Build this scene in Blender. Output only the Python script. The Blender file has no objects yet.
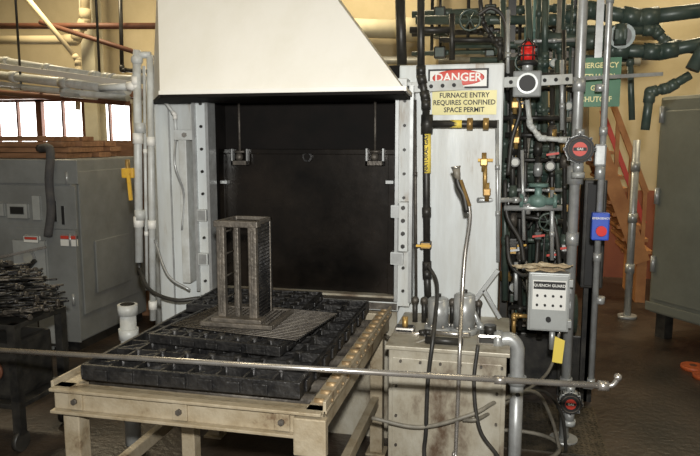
import bpy, bmesh, math, random
from mathutils import Vector, Matrix
random.seed(7)
R = math.radians
F = 665.0; YAW = R(13); PITCH = R(7.5)
CAM = Vector((0, 0, 1.75))
FW = Vector((-math.sin(YAW)*math.cos(PITCH), math.cos(YAW)*math.cos(PITCH), -math.sin(PITCH)))
RT = Vector((math.cos(YAW), math.sin(YAW), 0))
UP = RT.cross(FW)
# survey helpers: photo measurement -> point on a known world plane
def ray(u, v): return FW*F + RT*(u-350) + UP*(228-v)
def PY(u, v, y):
    d = ray(u, v); return CAM + d*(y/d.y)
def PZ(u, v, z):
    d = ray(u, v); return CAM + d*((z-CAM.z)/d.z)

# ---------------------------------------------------------------- materials
def mat(name, c1, c2=None, rough=0.6, metal=0.0, scale=4.0, bump=0.0, bscale=None, lo=0.35, hi=0.65, stretch=None, emit=0, c3=None, spec=0.5, c3w=.1):
    m = bpy.data.materials.new(name); m.use_nodes = True
    nt = m.node_tree; N = nt.nodes; L = nt.links
    b = N['Principled BSDF']
    b.inputs['Roughness'].default_value = rough
    b.inputs['Metallic'].default_value = metal
    b.inputs['Specular IOR Level'].default_value = spec
    b.inputs['Base Color'].default_value = (*c1, 1)
    if emit:
        b.inputs['Emission Color'].default_value = (*c1, 1)
        b.inputs['Emission Strength'].default_value = emit
    tc = N.new('ShaderNodeTexCoord'); mp = N.new('ShaderNodeMapping')
    L.new(tc.outputs['Object'], mp.inputs['Vector'])
    if stretch: mp.inputs['Scale'].default_value = stretch
    if c2:
        n = N.new('ShaderNodeTexNoise'); n.inputs['Scale'].default_value = scale
        n.inputs['Detail'].default_value = 8; n.inputs['Roughness'].default_value = 0.65
        L.new(mp.outputs[0], n.inputs['Vector'])
        r = N.new('ShaderNodeValToRGB')
        r.color_ramp.elements[0].position = lo; r.color_ramp.elements[0].color = (*c1, 1)
        r.color_ramp.elements[1].position = hi; r.color_ramp.elements[1].color = (*c2, 1)
        if c3:
            e = r.color_ramp.elements.new(min(hi+c3w, .98)); e.color = (*c3, 1)
        L.new(n.outputs['Fac'], r.inputs['Fac'])
        L.new(r.outputs['Color'], b.inputs['Base Color'])
        mr = N.new('ShaderNodeMapRange'); mr.inputs['To Min'].default_value = max(rough-.12, .05); mr.inputs['To Max'].default_value = min(rough+.15, 1)
        L.new(n.outputs['Fac'], mr.inputs['Value']); L.new(mr.outputs[0], b.inputs['Roughness'])
    if bump:
        n2 = N.new('ShaderNodeTexNoise'); n2.inputs['Scale'].default_value = bscale or scale*8
        n2.inputs['Detail'].default_value = 5
        L.new(mp.outputs[0], n2.inputs['Vector'])
        bp = N.new('ShaderNodeBump'); bp.inputs['Strength'].default_value = bump; bp.inputs['Distance'].default_value = .01
        L.new(n2.outputs['Fac'], bp.inputs['Height']); L.new(bp.outputs[0], b.inputs['Normal'])
    return m

M = {}
M['floor'] = mat('oily_concrete', (.012,.009,.007), (.060,.041,.028), .40, 0, 1.8, .5, 25)
M['wall'] = mat('cream_wall', (.42,.35,.215), (.52,.44,.285), .8, 0, 1.2, .1)
M['wallred'] = mat('red_wainscot', (.20,.055,.03), (.28,.09,.045), .7, 0, 2)
M['ceil'] = mat('ceiling_paint', (.46,.42,.30), (.54,.50,.37), .8)
M['white'] = mat('white_furnace_paint', (.56,.59,.59), (.47,.48,.46), .42, 0, 2.2, .15, 12, .42, .62, (3,3,.5), c3=(.25,.19,.13))
M['hood'] = mat('hood_paint', (.76,.745,.70), (.69,.67,.60), .45, 0, 1.5, .05, 8, .4, .75, (2,2,.7))
M['whitep'] = mat('white_pipe_paint', (.55,.57,.56), (.40,.40,.37), .4, 0, 9)
M['grey'] = mat('grey_machine_paint', (.22,.23,.225), (.16,.165,.16), .5, .0, 3, .1)
M['greyl'] = mat('light_grey_enclosure', (.42,.44,.43), (.34,.35,.34), .4, .2, 6)
M['olive'] = mat('grey_green_oven_paint', (.19,.20,.17), (.14,.145,.12), .40, .2, 2, .1)
M['soot'] = mat('soot_black', (.003,.0025,.002), (.009,.007,.006), .8, 0, 6, spec=.2)
M['door'] = mat('scaled_door_steel', (.0045,.004,.0035), (.019,.014,.010), .24, .4, 2.2, .35, 5)
M['cast'] = mat('cast_alloy', (.010,.010,.011), (.042,.040,.038), .42, .5, 14, .5, 60)
M['castb'] = mat('cast_alloy_brown', (.065,.056,.048), (.13,.115,.095), .5, .5, 16, .4, 60)
M['post'] = mat('fixture_alloy', (.085,.075,.063), (.16,.138,.112), .48, .5, 18, .4, 60, c3=(.10,.055,.03))
M['table'] = mat('painted_table_steel', (.37,.315,.225), (.28,.225,.145), .45, .2, 7, .25, 60, .40, .58, c3=(.115,.068,.036))
M['tabler'] = mat('table_roller', (.38,.27,.14), (.20,.13,.07), .5, .4, 12)
M['tank'] = mat('stained_tank', (.43,.405,.335), (.33,.295,.225), .42, .15, 3.4, .2, 40, .38, .54, (1.5,1.5,.9), c3=(.105,.068,.042), c3w=.13)
M['galv'] = mat('galvanized', (.46,.475,.47), (.32,.325,.32), .35, .45, 14)
M['steel'] = mat('bright_steel', (.60,.58,.55), (.40,.37,.33), .25, .8, 12)
M['black'] = mat('black_iron', (.014,.014,.014), (.045,.042,.036), .42, .3, 12)
M['green'] = mat('dark_green_pipe', (.030,.052,.044), (.070,.088,.070), .38, .1, 10)
M['greenl'] = mat('teal_valve', (.16,.26,.23), (.09,.15,.13), .45, .1, 10)
M['rub'] = mat('black_rubber', (.015,.015,.014), (.04,.036,.03), .5, 0, 12)
M['hose'] = mat('grey_hose', (.12,.11,.09), (.22,.20,.16), .5, 0, 15)
M['brass'] = mat('brass', (.46,.30,.10), (.28,.17,.06), .4, .6, 12)
M['yel'] = mat('yellow_paint', (.75,.46,.04), (.5,.28,.04), .5, 0, 9)
M['yelt'] = mat('yellow_label', (.80,.62,.10), None, .5)
M['sign'] = mat('sign_cream', (.76,.70,.34), (.66,.60,.28), .5, 0, 4)
M['signw'] = mat('sign_white', (.74,.74,.70), None, .5)
M['gauge'] = mat('gauge_face', (.35,.35,.31), None, .4)
M['red'] = mat('red_plastic', (.62,.02,.015), None, .35)
M['redd'] = mat('sign_red', (.55,.05,.03), None, .5)
M['ink'] = mat('black_ink', (.01,.01,.01), None, .6)
M['signg'] = mat('sign_green', (.05,.17,.085), (.04,.13,.07), .5, 0, 4)
M['blue'] = mat('blue_box', (.03,.09,.55), (.02,.07,.40), .4, 0, 8)
M['wood'] = mat('lumber', (.30,.155,.08), (.17,.085,.04), .7, 0, 5, .2, 30, .35,.65,(1,6,6))
M['woodo'] = mat('orange_stair_wood', (.50,.23,.08), (.34,.14,.05), .6, 0, 5)
M['orange'] = mat('orange_disc', (.55,.12,.03), (.36,.07,.02), .5, 0, 9)
M['paper'] = mat('paper', (.72,.63,.46), (.50,.38,.24), .8, 0, 12)
M['win'] = mat('daylight_glazing', (1,.99,.95), None, .4, emit=6)
M['brown'] = mat('brown_window_frame', (.14,.05,.025), (.09,.035,.018), .6, 0, 5)
M['cloth'] = mat('dark_cloth', (.05,.05,.055), (.09,.085,.08), .9, 0, 14)
M['plate'] = mat('diamond_plate', (.05,.045,.035), (.12,.10,.075), .4, .6, 9, .3, 40)

# ---------------------------------------------------------------- builder
class B:
    def __init__(s, name):
        s.name = name; s.bm = bmesh.new(); s.mats = []
    def mi(s, m):
        m = M[m]
        if m not in s.mats: s.mats.append(m)
        return s.mats.index(m)
    def box(s, lo, hi, m, bev=0.0, mx=None):
        lo = Vector(lo); hi = Vector(hi)
        lo, hi = Vector(map(min, lo, hi)), Vector(map(max, lo, hi))
        c = (lo+hi)/2; d = hi-lo
        mat4 = Matrix.Translation(c) @ Matrix.Diagonal((*d, 1))
        if mx is not None: mat4 = mx @ mat4
        r = bmesh.ops.create_cube(s.bm, size=1, matrix=mat4)
        i = s.mi(m); es = set(); 
        for v in r['verts']:
            for f in v.link_faces: f.material_index = i
            for e in v.link_edges: es.add(e)
        if bev:
            bmesh.ops.bevel(s.bm, geom=list(es), offset=min(bev, min(d)*.45), segments=2, profile=.6, affect='EDGES')
        return s
    def beam(s, p, q, w, h, m, up=(0,0,1), bev=0):
        p = Vector(p); q = Vector(q); x = (q-p); L = x.length; x.normalize()
        up = Vector(up); y = up.cross(x)
        if y.length < 1e-4: y = Vector((0,1,0)).cross(x)
        y.normalize(); z = x.cross(y)
        mx = Matrix((( x.x,y.x,z.x,p.x),(x.y,y.y,z.y,p.y),(x.z,y.z,z.z,p.z),(0,0,0,1)))
        return s.box((0,-w/2,-h/2), (L,w/2,h/2), m, bev, mx)
    def cyl(s, p, q, r, m, seg=14, r2=None):
        p = Vector(p); q = Vector(q); d = q-p; L = d.length
        if L < 1e-6: return s
        rot = d.to_track_quat('Z','Y').to_matrix().to_4x4()
        mx = Matrix.Translation((p+q)/2) @ rot
        rr = bmesh.ops.create_cone(s.bm, cap_ends=True, segments=seg, radius1=r, radius2=(r if r2 is None else r2), depth=L, matrix=mx)
        i = s.mi(m)
        fs = set(f for v in rr['verts'] for f in v.link_faces)
        for f in fs:
            f.material_index = i
            if len(f.verts) == 4: f.smooth = True
        return s
    def sph(s, c, r, m, seg=12, sc=(1,1,1)):
        mx = Matrix.Translation(Vector(c)) @ Matrix.Diagonal((*sc,1))
        rr = bmesh.ops.create_uvsphere(s.bm, u_segments=seg, v_segments=max(6,seg//2+2), radius=r, matrix=mx)
        i = s.mi(m)
        for v in rr['verts']:
            for f in v.link_faces: f.material_index = i; f.smooth = True
        return s
    def tube(s, pts, r, m, seg=8, closed=False, smooth=0):
        P = [Vector(p) for p in pts]
        if smooth and len(P) > 2:
            Q = []; n = len(P)
            for k in range(n if closed else n-1):
                p1 = P[k]; p2 = P[(k+1) % n]
                p0 = P[k-1] if (closed or k > 0) else p1*2-p2
                p3 = P[(k+2) % n] if (closed or k+2 < n) else p2*2-p1
                for j in range(smooth):
                    t = j/smooth
                    Q.append(.5*((2*p1)+(p2-p0)*t+(2*p0-5*p1+4*p2-p3)*t*t+(3*p1-p0-3*p2+p3)*t**3))
            if not closed: Q.append(P[-1])
            P = Q
        n = len(P); rings = []; i = s.mi(m)
        T = []
        for k in range(n):
            a = P[k-1] if (k > 0 or closed) else P[k]
            b = P[(k+1) % n] if (k < n-1 or closed) else P[k]
            t = (b-a); t.normalize(); T.append(t)
        nrm = T[0].orthogonal().normalized()
        for k in range(n):
            nrm = (nrm - T[k]*nrm.dot(T[k]))
            if nrm.length < 1e-5: nrm = T[k].orthogonal()
            nrm.normalize(); bn = T[k].cross(nrm)
            rings.append([s.bm.verts.new(P[k]+(nrm*math.cos(2*math.pi*j/seg)+bn*math.sin(2*math.pi*j/seg))*r) for j in range(seg)])
        for k in range(n if closed else n-1):
            A = rings[k]; C = rings[(k+1) % n]
            for j in range(seg):
                f = s.bm.faces.new((A[j], A[(j+1)%seg], C[(j+1)%seg], C[j])); f.smooth = True; f.material_index = i
        if not closed:
            for rg in (rings[0][::-1], rings[-1]):
                f = s.bm.faces.new(rg); f.material_index = i
        return s
    def pipe(s, pts, r, m, fit=None, cup=0.0, seg=12):
        """rigid piping: straight runs, screwed elbows at corners, couplings every cup metres"""
        P = [Vector(p) for p in pts]; fit = fit or m
        for k in range(len(P)-1):
            s.cyl(P[k], P[k+1], r, m, seg)
            d = (P[k+1]-P[k]); L = d.length; d.normalize()
            if k > 0:
                s.cyl(P[k], P[k]+d*min(r*2.4, L*.4), r*1.28, fit, seg)
            if k < len(P)-2:
                s.cyl(P[k+1]-d*min(r*2.4, L*.4), P[k+1], r*1.28, fit, seg)
            if cup and L > cup*1.3:
                c = cup
                while c < L-r*4:
                    s.cyl(P[k]+d*(c-r*1.3), P[k]+d*(c+r*1.3), r*1.25, fit, seg); c += cup
        for k in range(1, len(P)-1): s.sph(P[k], r*1.3, fit, seg)
        return s
    def hexa(s, b, t, m):
        """solid from 4 bottom and 4 top points"""
        vb = [s.bm.verts.new(Vector(p)) for p in b]; vt = [s.bm.verts.new(Vector(p)) for p in t]
        i = s.mi(m); fs = [s.bm.faces.new(vb[::-1]), s.bm.faces.new(vt)]
        n = len(vb)
        for k in range(n): fs.append(s.bm.faces.new((vb[k], vb[(k+1)%n], vt[(k+1)%n], vt[k])))
        for f in fs: f.material_index = i
        return s
    def text(s, body, c, size, m, rotz=0, tilt=0, sx=1):
        cu = bpy.data.curves.new('t', 'FONT'); cu.body = body; cu.size = size
        cu.align_x = 'CENTER'; cu.align_y = 'CENTER'; cu.extrude = .0008; cu.resolution_u = 2; cu.offset = size*.02
        ob = bpy.data.objects.new('t', cu); bpy.context.scene.collection.objects.link(ob)
        bpy.context.view_layer.update()
        me = bpy.data.meshes.new_from_object(ob.evaluated_get(bpy.context.evaluated_depsgraph_get()))
        me.transform(Matrix.Translation(Vector(c)) @ Matrix.Rotation(rotz,4,'Z') @ Matrix.Rotation(R(90),4,'X') @ Matrix.Rotation(tilt,4,'Z') @ Matrix.Diagonal((sx,1,1,1)))
        prev = set(s.bm.faces); s.bm.from_mesh(me)
        i = s.mi(m)
        for f in s.bm.faces:
            if f not in prev: f.material_index = i
        bpy.data.objects.remove(ob); bpy.data.curves.remove(cu); bpy.data.meshes.remove(me)
        return s
    def bolt(s, c, r, m='steel', d=(0,-1,0), h=.012):
        c = Vector(c); s.cyl(c, c+Vector(d)*h, r, m, 6); return s
    def done(s, recalc=True):
        if recalc: bmesh.ops.recalc_face_normals(s.bm, faces=s.bm.faces[:])
        me = bpy.data.meshes.new(s.name); s.bm.to_mesh(me); s.bm.free()
        for m in s.mats: me.materials.append(m)
        ob = bpy.data.objects.new(s.name, me); bpy.context.scene.collection.objects.link(ob)
        return ob

# ================================================================ room
B('floor').box((-9,-3,-.1),(6,9.2,0),'floor').done()
YB = 9.0
w = B('wall_back')
wl = PY(-8,100,YB).x; wr = PY(131,100,YB).x; wz0 = PY(60,146,YB).z; wz1 = PY(60,98,YB).z
w.box((-9,YB,0),(6,YB+.2,wz0),'wall'); w.box((-9,YB,wz1),(6,YB+.2,4.6),'wall')
w.box((wr,YB,wz0),(6,YB+.2,wz1),'wall'); w.box((-9,YB,wz0),(wl,YB+.2,wz1),'wall'); w.done()
B('wall_left').box((-9.2,-3,0),(-9,9.2,4.6),'wall').done()
B('wall_right').box((6,-3,0),(6.2,9.2,4.6),'wall').done()
B('ceiling').box((-9.2,-3,4.6),(6.2,9.2,4.75),'ceil').done()
B('trim_1').box((-1.0,YB-.03,0),(6,YB-.002,PY(620,190,YB).z),'wallred').done()
n = 3; ww = (wr-wl)/n
for k in range(n):
    b = B('window_%d' % (k+1)); x0 = wl+ww*k; x1 = x0+ww
    b.box((x0+.03,YB+.10,wz0+.03),(x1-.03,YB+.12,wz1-.03),'win')
    for (a,c,d,e) in ((x0,x1,wz0,wz0+.05),(x0,x1,wz1-.05,wz1),(x0,x0+.05,wz0,wz1),(x1-.05,x1,wz0,wz1)):
        b.box((a,YB+.02,d),(c,YB+.14,e),'brown')
    b.box(((x0+x1)/2-.015,YB+.04,wz0+.05),((x0+x1)/2+.015,YB+.1,wz1-.05),'brown')
    b.done()
b = B('window_header_beam')
b.box((wl-.3,YB-.25,wz1-.02),(wr+.3,YB-.002,wz1+.10),'brown').done()
b = B('building_column')
x = PY(92,50,8.5).x
b.box((x-.1,8.4,0),(x+.1,8.42,4.6),'ceil'); b.box((x-.1,8.6,0),(x+.1,8.62,4.6),'ceil'); b.box((x-.01,8.42,0),(x+.01,8.6,4.6),'ceil'); b.done()
b = B('overhead_pipe_rack')
b.beam(PY(-30,62,6.2),PY(132,84,5.3),.05,.05,'hood')
b.pipe([PY(-30,55,6.6),PY(110,78,5.6),PY(150,80,5.2)],.035,'whitep',cup=.8)
b.pipe([PY(-30,72,6.4),PY(128,90,5.4)],.045,'whitep',cup=.9)
b.pipe([PY(-30,82,6.4),PY(128,98,5.4)],.03,'whitep',cup=.9)
b.pipe([PY(-30,90,6.8),PY(128,103,5.8)],.03,'brown')
for u in (20,100):
    p = PY(u,70 if u<50 else 82,6.0); b.cyl((p.x,p.y,p.z-.2),(p.x,p.y,4.6),.012,'black')
    b.beam((p.x,p.y-.6,p.z-.16),(p.x,p.y+.8,p.z-.16),.04,.04,'galv')
p=PY(150,80,5.2); b.cyl((p.x,5.2,0),(p.x,5.2,p.z),.035,'whitep')
b.pipe([PY(-20,40,8.2),PY(75,40,8.2),PY(85,20,8.2),PY(85,-40,8.2)],.06,'wall')
b.pipe([PY(40,22,7.6),PY(160,60,7.6)],.03,'brown'); b.pipe([PY(25,-5,7.4),PY(78,60,7.4),PY(78,110,7.4)],.03,'wall')
b.pipe([PY(0,26,7.9),PY(160,26,7.9)],.04,'brown'); b.pipe([PY(120,-20,7.8),PY(122,70,7.8),PY(160,72,7.8)],.025,'black')
b.done()

# ================================================================ furnace
YF = 3.70
xL = PY(157,200,YF).x; xR = PY(500,220,YF).x
ox0 = PY(212,200,YF).x; ox1 = PY(398,200,YF).x
zT = PY(450,64,YF).z; oz0 = .86; oz1 = 2.05
b = B('heat_treat_furnace')
b.box((xL,YF+.25,.0),(xR,6.2,zT),'white')
b.box((xL,YF,.0),(ox0,YF+.25,zT),'white',.01); b.box((ox1,YF,.0),(xR,YF+.25,zT),'white',.01)
b.box((ox0,YF,.0),(ox1,YF+.25,oz0),'tank'); b.box((ox0,YF,oz1),(ox1,YF+.25,zT),'soot')
b.box((ox0+.001,YF+.2,oz0),(ox1-.001,YF+.249,oz1),'soot')
b.box((ox0,YF-.002,oz0),(ox0+.012,YF+.2,oz1),'soot'); b.box((ox1-.012,YF-.002,oz0),(ox1,YF+.2,oz1),'soot')
for (u0,u1) in ((199,211),(398,411)):
    xa = PY(u0,200,YF-.08).x; xb = PY(u1,200,YF-.08).x
    b.box((xa,YF-.1,oz0-.03),(xb,YF,2.06),'white',.004)
    b.box((xa-.012,YF-.12,oz0),(xa+.006,YF-.02,2.04),'galv')
    b.box((xb-.006,YF-.12,oz0),(xb+.012,YF-.02,2.04),'galv')
    for k in range(9): b.bolt(((xa+xb)/2,YF-.1,oz0+.06+k*.13),.009,'black')
for z in (1.02,1.28):
    b.box((ox0-.04,YF-.13,z),(ox0+.02,YF-.06,z+.07),'galv',.005); b.box((ox1-.02,YF-.13,z+.05),(ox1+.05,YF-.06,z+.12),'galv',.005)
xa = PY(404,200,YF-.1).x
b.box((xa-.02,YF-.16,1.15),(xa+.03,YF-.1,1.42),'whitep',.005)
for z in (1.18,1.25,1.32,1.39): b.bolt((xa+.005,YF-.16,z),.012,'black')
b.box((ox0-.02,YF-.10,oz0-.06),(ox1+.02,YF+.0,oz0-.01),'castb',.005)
for u in (172,):
    x = PY(u,200,YF).x; b.box((x-.004,YF-.01,.3),(x+.004,YF,zT),'galv')
b.done()
b = B('furnace_lift_door')
dz1 = PY(300,149,YF+.08).z; dz0 = oz0
da = ox0+.03; db = ox1-.03
b.box((da,YF+.06,dz0),(db,YF+.12,dz1),'door',.006)
b.box((da,YF+.045,dz1-.03),(db,YF+.06,dz1),'door',.003)
b.box((da,YF+.045,dz0),(da+.035,YF+.06,dz1-.03),'door',.003); b.box((db-.035,YF+.045,dz0),(db,YF+.06,dz1-.03),'door',.003)
for u in (238,374):
    p = PY(u,157,YF)
    b.box((p.x-.055,YF+.02,p.z-.05),(p.x+.055,YF+.045,p.z-.02),'castb',.003)
    b.box((p.x-.055,YF+.02,p.z-.05),(p.x-.04,YF+.045,p.z+.05),'galv',.003)
    b.box((p.x+.04,YF+.02,p.z-.05),(p.x+.055,YF+.045,p.z+.05),'galv',.003)
    b.sph((p.x,YF+.02,p.z),.024,'castb')
    b.cyl((p.x,YF+.03,p.z-.02),(p.x,YF+.03,2.04),.007,'castb'); b.cyl((p.x-.03,YF+.03,p.z+.03),(p.x+.03,YF+.03,p.z+.03),.008,'castb')
p = PY(305,157,YF); b.cyl((p.x,YF+.045,p.z),(p.x,YF+.06,p.z),.03,'cast',16); b.cyl((p.x,YF+.035,p.z),(p.x,YF+.05,p.z),.018,'soot')
for u in (225,390):
    for v in (182,):
        p = PY(u,v,YF+.04); b.box((p.x-.025,YF+.02,p.z-.012),(p.x+.025,YF+.06,p.z+.012),'galv',.003)
b.done()
# hood: pyramid canopy, front and right faces slope back to the stack
b = B('exhaust_canopy_hood')
yh = 3.12; zh = 1.985
A = [Vector((PY(160,97,yh).x,yh,zh)), Vector((PY(404,88,yh).x,yh,zh)), Vector((PY(412,80,YF-.01).x,YF-.01,zh)), Vector((xL,YF-.01,zh))]
yt=3.5
t1 = PY(314,-32,yt); t0 = PY(157,-28,yt)
Tt = [Vector((t0.x,yt,t1.z)), Vector((t1.x,yt,t1.z)), Vector((t1.x,YF-.01,t1.z)), Vector((t0.x,YF-.01,t1.z))]
b.hexa(A, Tt, 'hood')
b.hexa([p-Vector((0,0,.02)) for p in A], A, 'soot')
b.beam(A[0]+Vector((0,-.006,.004)),A[1]+Vector((0,-.006,.004)),.014,.02,'hood'); b.beam(A[1]+Vector((.004,0,.004)),A[2]+Vector((.004,0,.004)),.014,.02,'hood')
c = sum(Tt,Vector())/4
b.box((c.x-.3,yt+.01,t1.z),(c.x+.3,YF-.02,4.6),'hood')
b.done()

# ================================================================ left column of white pipes
b = B('white_utility_piping')
for pts,r in (
    ([PY(100,88,3.6),PY(136,86,3.6),PY(137,50,3.6)],.022),
    ([PY(137,52,3.6),PY(139,262,3.6)],.024),
    ([PY(150,55,3.62),PY(153,320,3.62)],.020),
    ([PY(137,55,3.6),PY(151,55,3.62)],.020),
    ([PY(144,66,3.64),PY(147,290,3.64)],.010),
    ([PY(160,60,3.62),PY(160,95,3.62),PY(175,115,3.62),PY(176,135,3.62)],.010),
    ):
    b.pipe(pts,r,'whitep','hood',cup=.5)
for v in (128,215): 
    p = PY(140,v,3.6); b.cyl(p-Vector((0,0,.03)),p+Vector((0,0,.03)),.032,'whitep')
p=PY(139,262,3.6); b.cyl(p,p-Vector((0,0,.08)),.012,'black')
b.sph(PY(137,60,3.6),.035,'whitep'); 
b.tube([PY(176,135,3.62),PY(175,165,3.55),PY(184,195,3.6),PY(182,230,3.6)],.007,'galv',smooth=6)
p0=PY(181,135,3.64); b.box((p0.x,3.6,.9),(p0.x+.05,3.69,p0.z),'whitep',.005)
b.tube([PY(139,268,3.6),PY(150,290,3.5),PY(175,300,3.45),PY(200,298,3.5)],.012,'rub',smooth=6)
b.tube([PY(155,240,3.6),PY(168,275,3.5),PY(190,290,3.5)],.008,'galv',smooth=6)
b.done()
b = B('junction_box_fitting')
p=PY(187,135,3.62); b.box(p-Vector((.07,.03,.03)),p+Vector((.07,.07,.03)),'whitep',.006); b.bolt(p+Vector((0,-.03,0)),.015); b.done()
b = B('yellow_ball_valve')
p=PY(128,173,3.58); b.box(p-Vector((.035,.02,.03)),p+Vector((.045,.02,.03)),'yel',.01); b.cyl(p+Vector((0,0,-.06)),p+Vector((0,0,.08)),.014,'brass')
b.beam(p+Vector((.02,-.03,.0)),p+Vector((.03,-.03,-.16)),.012,.02,'yel'); b.cyl(p+Vector((0,0,0)),PY(139,173,3.6),.012,'brass'); b.done()
b = B('pipe_stub')
p = PY(128,318,3.3); b.cyl((p.x,p.y,0),(p.x,p.y,p.z+.03),.045,'whitep',18); b.cyl((p.x,p.y,p.z+.02),(p.x,p.y,p.z+.08),.055,'whitep',18)
b.cyl((p.x,p.y,p.z+.08),(p.x,p.y,p.z+.083),.04,'soot',18); b.cyl((p.x,p.y,p.z-.12),(p.x,p.y,p.z-.06),.055,'whitep',18); b.done()

# ================================================================ electrical cabinet (left)
cx1=-3.4; cy=4.72; cx0=-5.6; ch=1.60
b = B('electrical_control_cabinet')
b.box((cx0,cy,.08),(cx1,5.8,ch),'grey',.015); b.box((cx0+.03,cy+.04,0),(cx1-.03,5.76,.08),'black')
def cpan(u0,v0,u1,v1,m='grey',t=.02):
    a=PY(u0,v1,cy); c=PY(u1,v0,cy); b.box((a.x,cy-t,a.z),(c.x,cy,c.z),m,.006); return a,c
cpan(-60,160,78,182); cpan(-60,186,76,225,'grey',.015); cpan(-60,228,48,340); cpan(52,230,76,340,'grey',.012)
cpan(10,203,30,218,'greyl',.035); a,c=cpan(13,206,27,214,'ink',.038)
a,c=cpan(18,240,48,282,'greyl',.04)
b.cyl(((a.x+c.x)/2,cy-.04,(a.z+c.z)/2+.04),((a.x+c.x)/2,cy-.055,(a.z+c.z)/2+.04),.06,'galv',20)
b.cyl(((a.x+c.x)/2,cy-.055,(a.z+c.z)/2+.04),((a.x+c.x)/2,cy-.06,(a.z+c.z)/2+.04),.045,'gauge',20)
b.beam(((a.x+c.x)/2-.06,cy-.06,(a.z+c.z)/2-.10),((a.x+c.x)/2+.07,cy-.06,(a.z+c.z)/2+.02),.03,.03,'black')
cpan(27,235,42,242,'signw',.045); cpan(28,236,41,239,'redd',.047)
cpan(62,235,78,246,'signw',.024); cpan(62,235,78,239,'redd',.026)
cpan(35,195,42,220,'greyl',.03); cpan(55,200,58,222,'ink',.02); cpan(63,205,66,225,'ink',.02)
cpan(0,203,6,216,'greyl',.03)
cpan(40,300,66,345,'black',.022); cpan(42,305,62,342,'greyl',.026)
b.box((cx1,cy+.08,.3),(cx1+.015,5.7,ch-.1),'grey',.006)
b.box((cx1+.015,cy+.25,.45),(cx1+.03,5.5,.9),'grey',.006)
for z in (.4,.9,1.4): b.cyl((cx1-.02,cy-.02,z),(cx1-.02,cy-.02,z+.1),.012,'galv')
b.beam(PY(0,257,4.6),PY(46,247,4.66),.02,.02,'steel')
b.done()
b = B('hanging_cloth_strap')
b.tube([PY(40,152,4.85)+Vector((0,0,.03)),PY(50,150,4.66),PY(49,180,4.64),PY(51,210,4.65),PY(48,236,4.66)],.035,'cloth',8,smooth=6)
b.done()
b = B('lumber_stack')
for k in range(16):
    r1=random.uniform(-.03,.03); col=k%4; row=k//4
    b.box((-5.4+r1,4.85+col*.2,ch+.003+row*.047),(-3.5+r1*2-(.25 if row>2 else 0),5.03+col*.2,ch+.045+row*.047),'wood',.004)
b.done()
b = B('lumber_crate')
b.box((-4.5,5.9,0),(-2.9,7.0,1.55),'wood'); 
for k in range(5): b.box((-4.5,5.87,.1+k*.3),(-2.9,5.9,.3+k*.3),'wood',.005)
b.box((-4.5,5.9,1.55),(-2.95,7.0,1.75),'wood',.01); b.done()

# ================================================================ parts cart with bundle of rods
b = B('parts_cart')
Y0=3.05; Y1=3.5; Z=.74; X1=PY(14,330,3.05).x; X0=X1-.85
b.box((X0,Y0,Z-.03),(X1,Y1,Z),'black',.005)
b.box((X0,Y0,.25),(X1,Y1,.28),'black',.005)
for x in (X0,X1-.05):
    for y in (Y0,Y1-.05):
        b.box((x,y,.1),(x+.05,y+.05,Z),'black'); b.cyl((x+.01,y+.025,.06),(x+.04,y+.025,.06),.06,'rub',16)
b.box((X0+.06,Y0+.05,.28),(X1-.06,Y1-.06,.62),'black',.03)
for k in range(4): b.cyl((X0+.15+k*.17,Y0+.03,.45),(X0+.15+k*.17,Y0+.05,.45),.06,'brown',16)
b.done()
b = B('fixture_rod_bundle')
for k in range(520):
    x=random.uniform(X0+.02,X1-.01); y=random.uniform(Y0+.03,Y1-.03)
    hmax=.26*(1-max(0,(x-(X1-.2))/.2)**2*.8)
    z=Z+.008+random.random()*max(hmax,.01)
    a=random.uniform(-.5,.5)+R(10); L=random.uniform(.05,.12); dz=random.uniform(-.01,.03)
    z=max(z,Z+.02)
    b.cyl((x-L*math.cos(a),y-L*math.sin(a),z),(x+L*math.cos(a),y+L*math.sin(a),z+dz),.0065,random.choice(['castb','cast','cast','black']),6)
    if k%3==0: b.cyl((x+L*math.cos(a),y+L*math.sin(a),z+dz),(x+(L+.015)*math.cos(a),y+(L+.015)*math.sin(a),z+dz),.014,'castb',8)
b.done()

# ================================================================ loading table
tx0=-1.69; tx1=-.60; ty0=2.17; ty1=3.58; tz=.80
b = B('loading_table')
b.box((tx0,ty0,tz-.10),(tx1,ty0+.04,tz),'table',.006)
b.box((tx0,ty0-.03,tz-.012),(tx1,ty0+.05,tz),'table',.003); b.box((tx0,ty0-.03,tz-.10),(tx1,ty0+.05,tz-.088),'table',.003)
b.box((tx0,ty1-.05,tz-.10),(tx1,ty1,tz),'table',.006)
for x in (tx0,tx1-.06):
    b.box((x,ty0+.04,tz-.09),(x+.06,ty1-.05,tz-.012),'table',.004)
    b.box((x-.005,ty0+.0,tz-.012),(x+.075,ty1,tz),'table',.003)
b.box((tx1+.0,ty0-.0,tz-.012),(tx1+.012,ty1,tz+.035),'table',.003)
b.box((tx0-.012,ty0,tz-.012),(tx0,ty1,tz+.02),'table',.003)
for k in range(17):
    y=ty0+.08+k*.085
    b.cyl((tx1-.052,y,tz+.001),(tx1-.012,y,tz+.001),.012,'tabler',10)
    b.bolt((tx1+.012,y,tz+.01),.007,'tabler',(1,0,0),.006)
for k in range(9):
    y=ty0+.15+k*.155; b.cyl((tx0+.07,y,tz-.03),(tx1-.07,y,tz-.03),.026,'castb',12)
for x in (tx0+.02,tx1-.09):
    for y in (ty0+.02,ty1-.1):
        b.box((x,y,.012),(x+.07,y+.07,tz-.09),'table',.005); b.box((x-.02,y-.02,0),(x+.09,y+.09,.012),'table')
b.box((tx0+.38,ty0+.3,.0),(tx0+.44,ty0+.36,tz-.1),'table',.004)
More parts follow.
